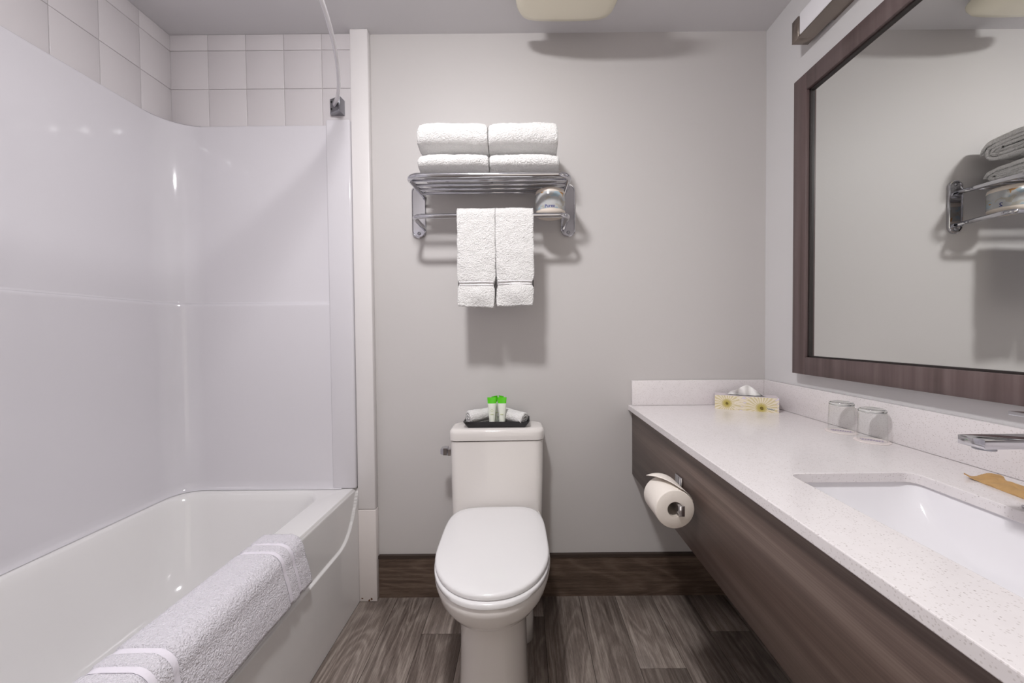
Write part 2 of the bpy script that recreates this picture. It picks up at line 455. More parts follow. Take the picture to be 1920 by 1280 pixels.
rows = [[(path[i][0]+nor[i].x*o_, path[i][1]+nor[i].y*o_, z) for o_, z in prof] for i in range(len(path))]
n = len(prof); V = [p for r in rows for p in r]
Fc = [[i*n+j, i*n+j+1, (i+1)*n+j+1, (i+1)*n+j] for i in range(len(rows)-1) for j in range(n-1)]
mk('wall_panel', V, Fc, 'fibre', sur, True)
# corner fill on top between curved panel and tiles
o = mk('corner_cap', [(XL+.008, D-.008, 1.962), (XL+.008, YP-RC, 1.962)] + [(p.x, p.y, 1.962) for p in arc((XP+RC, YP-RC, 0), RC, PI, PI/2, 12, (1, 0, 0), (0, 1, 0))] + [(XP+RC, D-.008, 1.962)], [list(range(16))], 'fibre', sur)
for yy in ((D-.040, D-.001), (TY0, TY0+.039)):
    box('end_column', (-.788, yy[0], RIM+.001), (TX-.0015, yy[1], 1.970), 'fibre', sur, .006, 3)

# ------------------------------------------------------------------ bath mat over the tub edge
def drape(name, y0, y1, label):
    prof = []                                            # (x, z) centre line from inside to outside
    xo = TX-.010
    prof += [(-.818, .398), (-.815, .42), (-.812, .45)]
    prof += [(-.800+.014*math.cos(a)*-1, RIM-.006+.014*math.sin(a)) for a in (PI*.1, PI*.3, PI*.45)]
    prof += [(-.78, RIM+.0095), (-.76, RIM+.0095), (-.74, RIM+.0095)]
    prof += [(xo-.030+.037*math.sin(a), RIM-.027+.037*math.cos(a)) for a in (PI*.06, PI*.14, PI*.22, PI*.30, PI*.38, PI*.46)]
    prof += [(xo+.0085, .432), (xo+.0115, .415), (xo+.016, .395), (xo+.019, .37), (xo+.021, .35), (xo+.022, .333)]
    fine = []
    for i in range(len(prof)-1):
        a, b = Vector(prof[i]), Vector(prof[i+1]); m = max(1, int((b-a).length/.006))
        fine += [tuple(a.lerp(b, k/m)) for k in range(m)]
    fine.append(prof[-1]); nv = len(fine)
    NU = 200; L = y1-y0; th = .0085
    def bandd(s):
        for c in (.052, .095):
            if abs(s-c) < .009 or abs(L-s-c) < .009: return -.0045
        return 0.0
    top, bot = [], []
    for i in range(NU+1):
        s = L*i/NU
        for j, (x, z) in enumerate(fine):
            a = Vector(fine[max(j-1, 0)]); b = Vector(fine[min(j+1, nv-1)]); d = (b-a).normalized(); nx, nz = -d.y, d.x
            t_ = j/(nv-1)
            skew = .035*max(0, t_-.62)*(s/L) - .02*max(0, t_-.62)*(1-s/L)
            wav = .003*math.sin(s*17+1)*max(0, t_-.6)*2
            h = th + bandd(s) + .0016*noise.noise(Vector((s*220, t_*70, 0)))*(bandd(s) == 0)
            y = y0+s+skew
            top.append((x+nx*h+abs(wav), y, z+nz*h)); bot.append((x-nx*.002+abs(wav), y, z-nz*.002))
    V = top+bot; m = len(top); Fc = []
    for i in range(NU):
        for j in range(nv-1):
            a, b, c, d = i*nv+j, i*nv+j+1, (i+1)*nv+j+1, (i+1)*nv+j
            Fc.append([a, b, c, d]); Fc.append([m+d, m+c, m+b, m+a])
    rim = [j for j in range(nv)] + [i*nv+nv-1 for i in range(1, NU+1)] + [NU*nv+j for j in range(nv-2, -1, -1)] + [i*nv for i in range(NU-1, 0, -1)]
    for k in range(len(rim)):
        a, b = rim[k], rim[(k+1) % len(rim)]; Fc.append([a, b, m+b, m+a])
    T = thing(name, label, 'bath mat', (TX-.03, (y0+y1)/2, RIM))
    mk('terry_cloth', V, Fc, 'mat', T, True)
    for c in (.052, .095, L-.095, L-.052):
        i0 = round((c-.0065)/L*NU); i1 = round((c+.0065)/L*NU); P = []; 
        for i in range(i0, i1+1):
            for j in range(1, nv-1):
                p = Vector(top[i*nv+j]); q = Vector(bot[i*nv+j]); d = (p-q).normalized(); P.append(p+d*.0012)
        m2 = nv-2; k2 = i1-i0+1
        mk('woven_stripe', P, [[i*m2+j, i*m2+j+1, (i+1)*m2+j+1, (i+1)*m2+j] for i in range(k2-1) for j in range(m2-1)], 'matband', T, True)
    return T
drape('bath_mat', .625, 1.140, 'white terry bath mat with ribbed end stripes draped over the tub edge')

# ------------------------------------------------------------------ shower rod
rod = thing('shower_rod', 'pale curved shower curtain rod on a grey wall bracket above the tub', 'curtain rod', (-.757, .775, 2.033))
pts = []
for i in range(41):
    u = i/40; y = D-.034 + (-.002+.034-D+.034)*u
    s = math.sin(PI*u)
    pts.append((-.753+.232*(s**.80), y, 2.033))
mk('rod', *tubeg(pts, .012, 14, (.0065, .0115)), 'rod', rod, True)
for yy, sg in ((D-.006, -1), (.0, 1)):
    br = mk('bracket', *loft([[(-.778, yy, 2.002), (-.724, yy, 2.002), (-.724, yy, 2.062), (-.778, yy, 2.062)],
                        [(-.778, yy+sg*.014, 2.002), (-.728, yy+sg*.034, 2.002), (-.728, yy+sg*.034, 2.062), (-.778, yy+sg*.014, 2.062)],
                        [(-.774, yy+sg*.018, 2.006), (-.734, yy+sg*.036, 2.006), (-.734, yy+sg*.036, 2.058), (-.774, yy+sg*.018, 2.058)]]), 'satin', rod)
    for zz in (2.018, 2.046):
        mk('screw_hole', *xf(lathe([(.0042, -.001), (.0042, .0015)], 0, 0, 12), Matrix.Translation((-.768, yy+sg*.0207, zz)) @ Matrix.Rotation(PI/2*(1 if sg < 0 else -1), 4, 'X')), 'dark', br)

# ------------------------------------------------------------------ ceiling lamps
def square_lamp(cx, cy, hw, label):
    L = thing('ceiling_lamp', label, 'ceiling lamp', (cx, cy, H-.085))
    n = 48
    def ring(s, z, p=7.0):
        P = []
        for i in range(n*2):
            a = 2*PI*i/(n*2); c, sn = math.cos(a), math.sin(a)
            x = math.copysign(abs(c)**(2/p), c); y = math.copysign(abs(sn)**(2/p), sn)
            bow = 1 + .035*((1-x*x)*abs(y)**3 + (1-y*y)*abs(x)**3)
            P.append((cx+hw*s*x*bow, cy+hw*s*y*bow, z))
        return P
    zb = H-.085
    mk('shade', *loft([ring(.985, zb+.052), ring(1.0, zb+.046), ring(.995, zb+.036), ring(.95, zb+.020), ring(.8, zb+.008), ring(.5, zb+.001), ring(.15, zb)], True, True), 'opal', L, True)
    box('mounting_plate', (cx-hw*.7, cy-hw*.7, zb+.050), (cx+hw*.7, cy+hw*.7, H-.0005), 'trim', L, .004)
square_lamp(.163, 1.245, .178, 'unlit cream square glass ceiling lamp near the mirror')
def dome_lamp(cx, cy):
    L = thing('ceiling_lamp', 'lit round white flush ceiling lamp over the room', 'ceiling lamp', (cx, cy, H-.075))
    t = NT('lit_opal'); e = t.set(Base_Color=(.9, .9, .9, 1), Emission_Color=LAMP_COL+(1,), Emission_Strength=LAMP_STRENGTH); M['lit'] = e
    mk('diffuser', *lathe([(.085, H-.022), (.084, H-.03), (.076, H-.044), (.058, H-.054), (.03, H-.060), (.003, H-.061)], cx, cy, 40), 'lit', L, True)
    mk('rim', *lathe([(.100, H-.0005), (.100, H-.020), (.087, H-.024), (.080, H-.0225)], cx, cy, 40), 'trim', L, True)
dome_lamp(*LAMP_POS)

# ------------------------------------------------------------------ vanity light bar over the mirror
lb = thing('vanity_light', 'long white diffuser light bar with brushed nickel edge above the mirror', 'wall lamp', (XR, .65, 2.098))
LY0, LY1 = -.05, 1.318
g = join(boxg((.940, LY0, 2.098), (XR-.012, LY1, 2.103)), boxg((XR-.016, LY0+.1, 2.10), (XR-.0005, LY1-.1, 2.185)), boxg((XR-.02, LY0, 2.1), (XR-.012, LY1, 2.19)))
mk('housing', *g, 'nickel', lb)
for a, b in ((LY1-.030, LY1), (LY0, LY0+.03)): box('end_cap', (.9395, a, 2.0975), (XR-.010, b, 2.172), 'nickel', lb, .0012, 1)
box('diffuser', (.9415, LY0+.029, 2.103), (XR-.02, LY1-.029, 2.182), 'diff', lb, .008, 3)

# ------------------------------------------------------------------ mirror
mi = thing('wall_mirror', 'large rectangular mirror in a wide dark wood laminate frame', 'mirror', (XR, .55, .955))
MY1, MY0, MZ0, MZ1, FW, FX, FT = 1.346, -.20, .955, 1.985, .060, .968, .030
for nm, lo, hi in (('frame_stile', (FX, MY1-FW, MZ0), (FX+FT, MY1, MZ1)), ('frame_stile', (FX, MY0, MZ0), (FX+FT, MY0+FW, MZ1)),
                   ('frame_rail', (FX, MY0+FW, MZ1-FW), (FX+FT, MY1-FW, MZ1)), ('frame_rail', (FX, MY0+FW, MZ0), (FX+FT, MY1-FW, MZ0+FW))):
    box(nm, lo, hi, 'frame', mi, .0012, 1)
# dark rebate bead inside the frame, then the glass
for lo, hi in (((FX+.010, MY1-FW-.006, MZ0+FW), (FX+.024, MY1-FW, MZ1-FW)), ((FX+.010, MY0+FW, MZ1-FW-.006), (FX+.024, MY1-FW, MZ1-FW)),
               ((FX+.010, MY0+FW, MZ0+FW), (FX+.024, MY1-FW, MZ0+FW+.005)), ((FX+.010, MY0+FW, MZ0+FW), (FX+.024, MY0+FW+.006, MZ1-FW))):
    box('rebate_bead', lo, hi, 'darkwood', mi)
box('mirror_glass', (FX+.017, MY0+FW-.005, MZ0+FW-.005), (FX+.022, MY1-FW+.005, MZ1-FW+.005), 'mirror', mi)
box('hanging_cleat', (FX+FT-.001, MY0+.2, MZ1-.20), (XR-.0005, MY1-.2, MZ1-.12), 'darkwood', mi)

# ------------------------------------------------------------------ vanity: top, cabinet, sink, faucet
CT, CTH, CX0, VY0 = .803, .021, .434, -.16
top = thing('quartz_countertop', 'long white speckled quartz countertop with upstands and a sink cutout', 'countertop', (.72, .7, CT-CTH))
SX0, SX1, SY0, SY1 = .560, .824, .285, .787
bm = bmesh.new()
hole = rrect(SX0, SX1, SY0, SY1, .022, CT, 5)
out = [(CX0, VY0, CT), (XR-.001, VY0, CT), (XR-.001, D-.001, CT), (CX0, D-.001, CT)]
def loop(P):
    vs = [bm.verts.new(p) for p in P]
    return [bm.edges.new((vs[i], vs[(i+1) % len(vs)])) for i in range(len(vs))]
es = loop(out)+loop(hole)
bmesh.ops.triangle_fill(bm, edges=es, use_beauty=True)
r = bmesh.ops.extrude_face_region(bm, geom=bm.faces[:])
for e in r['geom']:
    if isinstance(e, bmesh.types.BMVert): e.co.z -= CTH
bmesh.ops.recalc_face_normals(bm, faces=bm.faces)
ed = [e for e in bm.edges if len(e.link_faces) == 2 and e.calc_face_angle(0) > .8 and abs(e.verts[0].co.z-e.verts[1].co.z) < 1e-5]
bmesh.ops.bevel(bm, geom=ed, offset=.0018, segments=2, profile=.5, affect='EDGES')
g = bm_geo(bm); bm.free(); mk('slab', *g, 'quartz', top)
box('upstand', (.446, D-.019, CT+.0005), (XR-.001, D-.0008, .906), 'quartz', top, .0015, 2)
box('upstand', (XR-.017, VY0, CT+.0005), (XR-.0008, D-.0195, .906), 'quartz', top, .0015, 2)
cab = thing('vanity_cabinet', 'floating dark wood grain vanity cabinet below the quartz top', 'cabinet', (.73, .7, .51))
box('front_panel', (.450, VY0+.01, .512), (.469, D-.001, CT-CTH-.0005), 'vanity', cab, .001, 1)
box('bottom_panel', (.4695, VY0+.01, .512), (XR-.001, D-.001, .530), 'vanity', cab)
box('side_panel', (.4695, VY0+.01, .5305), (XR-.001, VY0+.028, CT-CTH-.0005), 'vanity', cab)

snk = thing('undermount_sink', 'white rectangular undermount porcelain sink set below the quartz cutout', 'sink', ((SX0+SX1)/2, (SY0+SY1)/2, .63))
zz = CT-CTH-.0006; rings = []
rings.append(rrect(SX0-.028, SX1+.028, SY0-.028, SY1+.028, .03, zz, 7))
for ins, insy, z, r in ((-.006, -.006, zz, .028), (-.005, -.005, zz-.004, .028), (.002, .006, zz-.03, .035), (.012, .03, zz-.065, .05), (.03, .075, zz-.10, .06), (.055, .13, zz-.125, .07), (.085, .19, zz-.137, .045), (.105, .225, zz-.14, .025)):
    rings.append(rrect(SX0+ins, SX1-ins, SY0+insy, SY1-insy, r, z, 7))
o = mk('bowl', *loft(rings, False, True), 'sink', snk, True); sharp(o, 60)
mk('drain', *lathe([(.0, zz-.139), (.022, zz-.139), (.024, zz-.137), (.02, zz-.135), (.0, zz-.135)], (SX0+SX1)/2, (SY0+SY1)/2, 24, (False, False)), 'chrome', snk, True)

fa = thing('faucet', 'square chrome lever faucet standing behind the sink', 'faucet', (.866, .599, CT))
box('body', (.845, .580, CT), (.889, .618, .945), 'chrome', fa, .002)
box('base_plate', (.838, .573, CT-.0), (.896, .625, CT+.006), 'chrome', fa, .0015)
# spout: a flat bar with a shallow tray top
g = join(boxg((.720, .5805, .9165), (.8455, .6175, .9315), .0012, 2))
sp_ = mk('spout', *g, 'chrome', fa); sharp(sp_, 40)
mk('aerator', *lathe([(.0135, .9120), (.0135, .9170)], .742, .599, 24), 'satin', sp_, True)
box('lever_stem', (.853, .586, .9445), (.881, .612, .958), 'chrome', fa, .0015)
g = boxg((.800, .583, .958), (.892, .615, .9645), .001, 1)
g = ([Vector((v.x, v.y, v.z+(.006*(.892-v.x)/.092)-(.003 if v.x < .81 else 0)*0)) for v in g[0]], g[1])
mk('lever', *g, 'chrome', fa)

# ------------------------------------------------------------------ things on the counter
def tumbler(cx, cy, which):
    zc = CT+.0018
    co = thing('coaster', 'thin round paper coaster under the %s tumbler' % which, 'coaster', (cx, cy, CT), 0, 'paper coasters on the counter')
    mk('disc', *lathe([(.0385, CT+.0002), (.039, CT+.001), (.0385, zc)], cx, cy, 48), 'coaster', co)
    for k, (u, amp) in enumerate(((.010, .004), (-.004, .003))):
        P = []
        for i in range(60):
            s = -.024+.048*i/59
            P.append((cx+.75*s+u*.5+.002*math.sin(i*1.1), cy-.66*s+u*.6+amp*math.sin(i*.9+k)*.8, zc+.0003))
        mk('script_print', *tubeg(P, .0007, 4, (.0007, .0002)), 'inkp', co)
    gl = thing('drinking_glass', 'clear tumbler upside down on a paper coaster, %s' % ('nearer the tissue box' if which == 'farther' else 'nearer the faucet'), 'glass', (cx, cy, zc), 0, 'upside-down tumblers on the counter')
    z0 = zc+.0003; hh = .088; R0, R1 = .0315, .0300
    outp = [(R0, z0), (R0+.0002, z0+.02), (R1+.0006, z0+.06), (R1, z0+hh-.012)]
    mk('glass_wall', *lathe(outp, cx, cy, 48, (False, False)), 'glass', gl, True)
    mk('glass_foot', *lathe([(.001, z0+hh-.0115), (R1-.006, z0+hh-.0118), (R1-.001, z0+hh-.0105), (R1, z0+hh-.008), (R1-.0005, z0+hh-.004), (R1-.003, z0+hh-.0008), (R1-.006, z0+hh), (R1-.009, z0+hh-.0015), (.001, z0+hh-.002)], cx, cy, 48, (True, True)), 'glass2', gl, True)
tumbler(.9485, 1.112, 'farther'); tumbler(.9485, 1.013, 'nearer')

tb = thing('tissue_box', 'tissue box printed with yellow flowers, one tissue pulled up', 'tissue box', (.845, 1.4175, CT), math.atan2(-.096, .192))
W2, DP, HB = .1055, .075, .054
# local: x along the front, y to the back, front face at y=0
g = boxg((-W2, .0004, 0), (W2, DP, HB-.0004)); mk('carton', *g, 'boxpaper', tb, local=True)
mk('printed_front', [(-W2, 0, 0), (W2, 0, 0), (W2, 0, HB), (-W2, 0, HB), (-W2, .0004, 0), (W2, .0004, 0), (W2, .0004, HB), (-W2, .0004, HB)], [[0, 1, 2, 3], [7, 6, 5, 4], [0, 4, 5, 1], [2, 6, 7, 3], [1, 5, 6, 2], [3, 7, 4, 0]], 'flower', tb, local=True)
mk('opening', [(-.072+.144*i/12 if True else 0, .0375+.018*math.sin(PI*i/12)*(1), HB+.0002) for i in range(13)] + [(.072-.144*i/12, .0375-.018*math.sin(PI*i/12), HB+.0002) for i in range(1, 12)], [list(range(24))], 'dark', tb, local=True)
V, Fc = [], []; NU, NV = 24, 10
for i in range(NU+1):
    u = i/NU; x = -.066+.132*u
    hgt = .034*math.sin(PI*min(max(u*1.02, 0), 1))**.62*(.72+.42*math.exp(-((u-.52)/.24)**2))
    for j in range(NV+1):
        v_ = j/NV
        z = HB-.004 + (hgt+.004)*v_
        y = .0375 + .010*math.sin(u*9+v_*2)*(.35+v_) + .004*math.sin(u*23)
        V.append((x*(1-.10*v_)+.002*v_, y, z))
Fc = [[i*(NV+1)+j, i*(NV+1)+j+1, (i+1)*(NV+1)+j+1, (i+1)*(NV+1)+j] for i in range(NU) for j in range(NV)]
n0 = len(V); V = V+[(x, y+.003+.004*math.sin(x*90), z) for x, y, z in V]; Fc += [[a+n0 for a in f[::-1]] for f in Fc]
Fc += [[i*(NV+1)+NV, (i+1)*(NV+1)+NV, n0+(i+1)*(NV+1)+NV, n0+i*(NV+1)+NV] for i in range(NU)]
mk('tissue', V, Fc, 'tissue', tb, True, True)
P = [(.068+.0018*i, -.0004, .014+.0022*math.sin(i*2.1)-.0003*i) for i in range(14)]
mk('script_mark', *tubeg(P, .0006, 4, (.0004, .0008)), 'inkc', tb, local=True)

# wrapped soap packet
sk = thing('soap_packet', 'small crumpled brown paper soap packet with a serrated end', 'soap', (.915, .69, CT), math.radians(-10))
V, top_, bot_ = [], [], []; NU, NV = 26, 44; Lh, Wh = .062, .030
for i in range(NV+1):
    v_ = i/NV; y = Lh-2*Lh*v_
    e = min(v_, 1-v_)
    body = min(max((e-.10)/.16, 0), 1); body = body*body*(3-2*body)
    for j in range(NU+1):
        u = -1+2*j/NU
        pin = 1-.22*min(max((e-.07)/.10, 0), 1)
        x = Wh*u*pin
        th = .0006+.0052*body*(1-abs(u)**3)
        cr = .0045*noise.noise(Vector((x*60, y*60, 3)))*body + .0022*math.exp(-(e/.1)**2)*(.8+math.sin(u*4.2))
        if i == 0: yy = y + (.0012 if j % 2 else 0)
        else: yy = y
        lift = math.exp(-(v_/.13)**2)*(.0045+.004*u+.004*max(0, -u-.72)/.28) + .0006*math.sin(v_*300)*(v_ < .08) + .0018*body*math.exp(-((u-.25+.5*v_)/.12)**2)
        top_.append((x, yy, th*1.7+cr+lift+.0006)); bot_.append((x, yy, max(.0002, .0002+cr*.6*(1-body)+lift)))
n0 = len(top_); V = top_+bot_; Fc = []; w_ = NU+1
for i in range(NV):
    for j in range(NU):
        a, b, c_, d = i*w_+j, i*w_+j+1, (i+1)*w_+j+1, (i+1)*w_+j
        Fc.append([a, b, c_, d]); Fc.append([n0+d, n0+c_, n0+b, n0+a])
rim = list(range(w_)) + [i*w_+NU for i in range(1, NV+1)] + [NV*w_+j for j in range(NU-1, -1, -1)] + [i*w_ for i in range(NV-1, 0, -1)]
Fc += [[rim[k], rim[(k+1) % len(rim)], n0+rim[(k+1) % len(rim)], n0+rim[k]] for k in range(len(rim))]
mk('wrapper', V, Fc, 'kraft', sk, False, True)

# ------------------------------------------------------------------ toilet roll on its holder
RX, RZ, RY0, RY1, RR, RCR = .385, .650, .949, 1.046, .0500, .0190
hd = thing('toilet_roll_holder', 'square chrome toilet roll holder on the vanity front panel', 'roll holder', (.45, 1.07, .66))
bx_ = RX+.0085
box('wall_plate', (.4425, 1.052, .640), (.4498, 1.092, .690), 'chrome', hd, .001, 1)
box('post', (bx_-.004, 1.056, .650), (.4425, 1.068, .6635), 'chrome', hd, .001, 1)
box('arm', (bx_-.004, RY0-.012, .6420), (bx_+.004, 1.056, .66415), 'chrome', hd, .0008, 1)
box('end_stop', (bx_-.004, RY0-.016, .6385), (bx_+.010, RY0-.0115, .6655), 'chrome', hd, .0008, 1)
tp = thing('toilet_roll', 'toilet paper roll with a folded loose end on the chrome holder', 'toilet roll', (RX, (RY0+RY1)/2, RZ))
def ringy(r, y, n=48): return [(RX+r*math.cos(2*PI*i/n), y, RZ+r*math.sin(2*PI*i/n)) for i in range(n)]
rg = [ringy(RCR+.001, RY0), ringy(RR-.002, RY0), ringy(RR-.0004, RY0+.0012), ringy(RR, RY0+.004), ringy(RR, RY1-.003), ringy(RR-.002, RY1), ringy(RCR+.001, RY1), ringy(RCR+.001, RY0)]
o = mk('paper', *loft(rg, False, False), 'tp', tp, True); sharp(o, 50)
o = mk('cardboard_core', *loft([ringy(RCR, RY0+.0005), ringy(RCR+.001, RY0+.0005), ringy(RCR+.001, RY1-.001), ringy(RCR, RY1-.001), ringy(RCR, RY0+.0005)], False, False), 'card', tp, True); sharp(o, 50)
V = []; NU, NV = 14, 10
for i in range(NU+1):
    u = i/NU                                            # from under the wall side of the roll to the free diagonal fold
    for j in range(NV+1):
        v_ = j/NV; th_ = math.radians(22+(52+56*v_)*u)
        rr = RR+.0007+(.004+.013*v_)*u**2.2
        V.append((RX+rr*math.cos(th_), RY0+.002+(RY1-RY0-.004)*v_, RZ+rr*math.sin(th_)))
Fc = [[i*(NV+1)+j, i*(NV+1)+j+1, (i+1)*(NV+1)+j+1, (i+1)*(NV+1)+j] for i in range(NU) for j in range(NV)]
n0 = len(V); V = V+[(x, y, z+.0012) for x, y, z in V]; Fc += [[a+n0 for a in f[::-1]] for f in Fc]
rim = list(range(NV+1)) + [i*(NV+1)+NV for i in range(1, NU+1)] + [NU*(NV+1)+j for j in range(NV-1, -1, -1)] + [i*(NV+1) for i in range(NU-1, 0, -1)]
Fc += [[rim[k], rim[(k+1) % len(rim)], n0+rim[(k+1) % len(rim)], n0+rim[k]] for k in range(len(rim))]
mk('loose_end', V, Fc, 'tp', tp, True)

# ------------------------------------------------------------------ toilet (local: y=0 at the wall, front towards -y)
TXC = -.110
to = thing('toilet', 'white one-piece toilet with closed lid against the grey wall', 'toilet', (TXC, D, 0), math.radians(1.6))
def egg(w, f, b, z, nf=2.15, nb=3.2, mid=.42, N=56):
    """outline: half width w, front at -f, back at -b, widest at a fraction mid from the front"""
    ym = -(f-(f-b)*mid); P = []
    for i in range(N):
        a = 2*PI*i/N; c_, s = math.cos(a), math.sin(a)
        n_ = nb if s > 0 else nf
        x = w*math.copysign(abs(c_)**(2/n_), c_)
        ly = (-b-ym) if s > 0 else (f+ym)
        P.append((x, ym+ly*math.copysign(abs(s)**(2/n_), s), z))
    return P
ped = [egg(.106, .600, .06, 0, 3.0, 4, .35), egg(.104, .596, .06, .03, 3.0, 4, .35), egg(.100, .580, .06, .14, 2.9, 4, .35), egg(.099, .572, .06, .25, 2.7, 4, .35), egg(.101, .574, .06, .318, 2.5, 4, .35),
       egg(.108, .586, .06, .330, 2.4, 4, .38), egg(.128, .610, .06, .341, 2.25, 4, .40), egg(.150, .636, .06, .360, 2.2, 4, .42), egg(.165, .655, .06, .385, 2.15, 4, .42), egg(.172, .664, .06, .412, 2.15, 4, .42), egg(.173, .665, .06, .426, 2.15, 4, .42), egg(.169, .661, .06, .432, 2.15, 4, .42)]
o = mk('bowl', *loft(ped), 'porc', to, True, True); sharp(o, 55)
o = mk('rear_base', *loft([egg(.134, .26, .012, 0, 5, 6, .5), egg(.133, .25, .012, .06, 5, 6, .5), egg(.130, .23, .012, .14, 5, 6, .5), egg(.130, .21, .012, .40, 5, 6, .5)]), 'porc', to, True, True)
def trect(w, f, b, z, r): return [(x, y, z) for x, y, z in rrect(-w, w, -f, -b, r, z, 6)]
o = mk('tank', *loft([trect(.168, .175, .012, .36, .03), trect(.172, .165, .012, .46, .03), trect(.176, .150, .012, .55, .03), trect(.179, .142, .012, .695, .03)]), 'porc', to, True, True); sharp(o, 50)
lid_r = [(.178, .141, .012, .6975, .03), (.182, .146, .010, .699, .032), (.1825, .147, .009, .706, .033), (.1825, .147, .009, .726, .033), (.181, .1455, .010, .734, .033), (.175, .139, .014, .7405, .03), (.165, .129, .02, .7425, .03)]
o = mk('tank_lid', *loft([trect(*a) for a in lid_r]), 'porc', to, True, True); sharp(o, 60)
lv = mk('flush_lever', *loft([[(-.180, y, z) for y, z in ((-.118, .635), (-.095, .635), (-.095, .660), (-.118, .660))], [(-.190, y, z) for y, z in ((-.118, .635), (-.095, .635), (-.095, .660), (-.118, .660))],
                        [(-.192, y, z) for y, z in ((-.128, .640), (-.092, .640), (-.092, .667), (-.128, .667))], [(-.206, y, z) for y, z in ((-.128, .641), (-.092, .641), (-.092, .667), (-.128, .667))], [(-.217, y, z) for y, z in ((-.126, .645), (-.094, .645), (-.094, .664), (-.126, .664))]]), 'chrome', to, local=True)
def lidshape(k, z, f=.662, b=.182, wmax=.169):
    return egg(wmax*k, b+(f-b)*(.5+.5*k) , b+(f-b)*(.5-.5*k), z, 2.12, 4.6, .46)
o = mk('seat', *loft([lidshape(.985, .4345, .665), lidshape(1.0, .437, .667), lidshape(1.0, .446, .667), lidshape(.99, .4495, .666)]), 'seat', to, True, True); sharp(o, 60)
o = mk('seat_lid', *loft([lidshape(.975, .4510, .658), lidshape(.992, .453, .659), lidshape(.994, .460, .659), lidshape(.982, .4645, .659), lidshape(.955, .4665, .659), lidshape(.85, .4685, .659), lidshape(.6, .4705, .659), lidshape(.3, .4715, .659)]), 'seat', to, True, True); sharp(o, 60)
# finger notch lip at the front of the seat
P = [(-.045+.09*i/16, -.6665+.0045*math.sin(PI*i/16)**2*-1, .4425-.006*math.exp(-((i-8)/2.6)**2)) for i in range(17)]
for s in (-1, 1):
    mk('hinge_cap', *xf(lathe([(.013, .0), (.013, .018), (.010, .022), (.001, .0225)], 0, 0, 16), Matrix.Translation((s*.075, -.188, .434))), 'seat', to, True, True)

# ------------------------------------------------------------------ tray with rolled cloths and tubes on the tank
TZ = .7428
tr_ = thing('amenity_tray', 'black tray with flared sides on the toilet tank lid', 'tray', (-.108, 1.478, TZ))
def trr(hw, hd_, z): return rrect(-.108-hw, -.108+hw, 1.478-hd_, 1.478+hd_, .006, z, 4)
o = mk('shell', *loft([trr(.111, .045, TZ), trr(.129, .052, TZ+.024), trr(.1265, .0495, TZ+.024), trr(.109, .043, TZ+.003)], True, True), 'black', tr_)
def roll_cloth(a, b, hy, hz, th, turns, label, phase):
    a, b = Vector(a), Vector(b); d = (b-a); L = d.length; d.normalize()
    side = Vector((0, 0, 1)).cross(d).normalized(); up = d.cross(side)
    sec = strip_section(spiral2d(hy, hz, th, turns, 26, 2.15, -PI*.62), th*.86)
    rings = []
    for i in range(19):
        t_ = i/18; p = a+d*L*t_; k = 1+.05*math.sin(t_*7+phase)
        ins = .94 if i in (0, 18) else 1
        rings.append([p + side*(u*k*ins) + up*(v_*k*ins) for u, v_ in sec])
    o = mk('rolled_washcloth', *fuzz(loft(rings), .0011, 150), 'terry', None, True)
    return tag(o, label, 'washcloth', 'rolled washcloths on the tray')
zb = TZ+.0035
roll_cloth((-.220, 1.453, zb+.0310), (-.120, 1.512, zb+.040), .0275, .0265, .0095, 2.4, 'rolled white washcloth with a round end beside the flush lever side of the tray', .4)
roll_cloth((.002, 1.455, zb+.0262), (-.088, 1.500, zb+.0395), .034, .0235, .0085, 2.2, 'rolled white washcloth with a flat oval end on the side away from the flush lever', 2.0)
def toiletry(cx, cy, rot, label, ring):
    T = thing('toiletry_tube', label, 'tube', (cx, cy, zb), rot, 'toiletry tubes on the tray')
    def rg(t_, z):                                      # circle at the foot to a flat line at the top
        rx = .0118+(.0178-.0118)*t_; ry = .0118*max(0,1-t_)**.8+.0011
        return [(rx*math.cos(2*PI*i/28), ry*math.sin(2*PI*i/28), z) for i in range(28)]
    mk('cap', *loft([rg(0, .0), rg(0, .016), ]), 'tubeb', T, False, True)
    zt = .112
    o = mk('tube_body', *loft([rg(0, .0165), rg(.02, .022), rg(.2, .045), rg(.5, .068), rg(.78, zt-.0235)]), 'tube', T, True, True); sharp(o, 60)
    o = mk('crimped_top', *loft([rg(.79, zt-.0235), rg(.9, zt-.012), rg(1.0, zt-.004), rg(1.02, zt)]), 'green', T, True, True); sharp(o, 60)
    if ring:
        mk('ring_print', *xf(tubeg([(.0045*math.cos(a), 0, .0045*math.sin(a)) for a in [2*PI*i/20 for i in range(21)]], .0004, 5), Matrix.Translation((0, -.0092, .062))), 'gprint', T, False, True)
    box('text_print', (-.006, -.0119, .0465), (.006, -.0104, .0478), 'gprint', T, local=True)
toiletry(-.1255, 1.4455, .05, 'front green-topped toiletry tube with a ring print, nearer the lever', True)
toiletry(-.0865, 1.446, -.04, 'front pale toiletry tube with a light green top, farther from the lever', False)
toiletry(-.118, 1.474, .9, 'green-topped toiletry tube standing behind the ring-print tube', False)
toiletry(-.0915, 1.480, -.9, 'green-topped toiletry tube standing behind the pale tube', False)

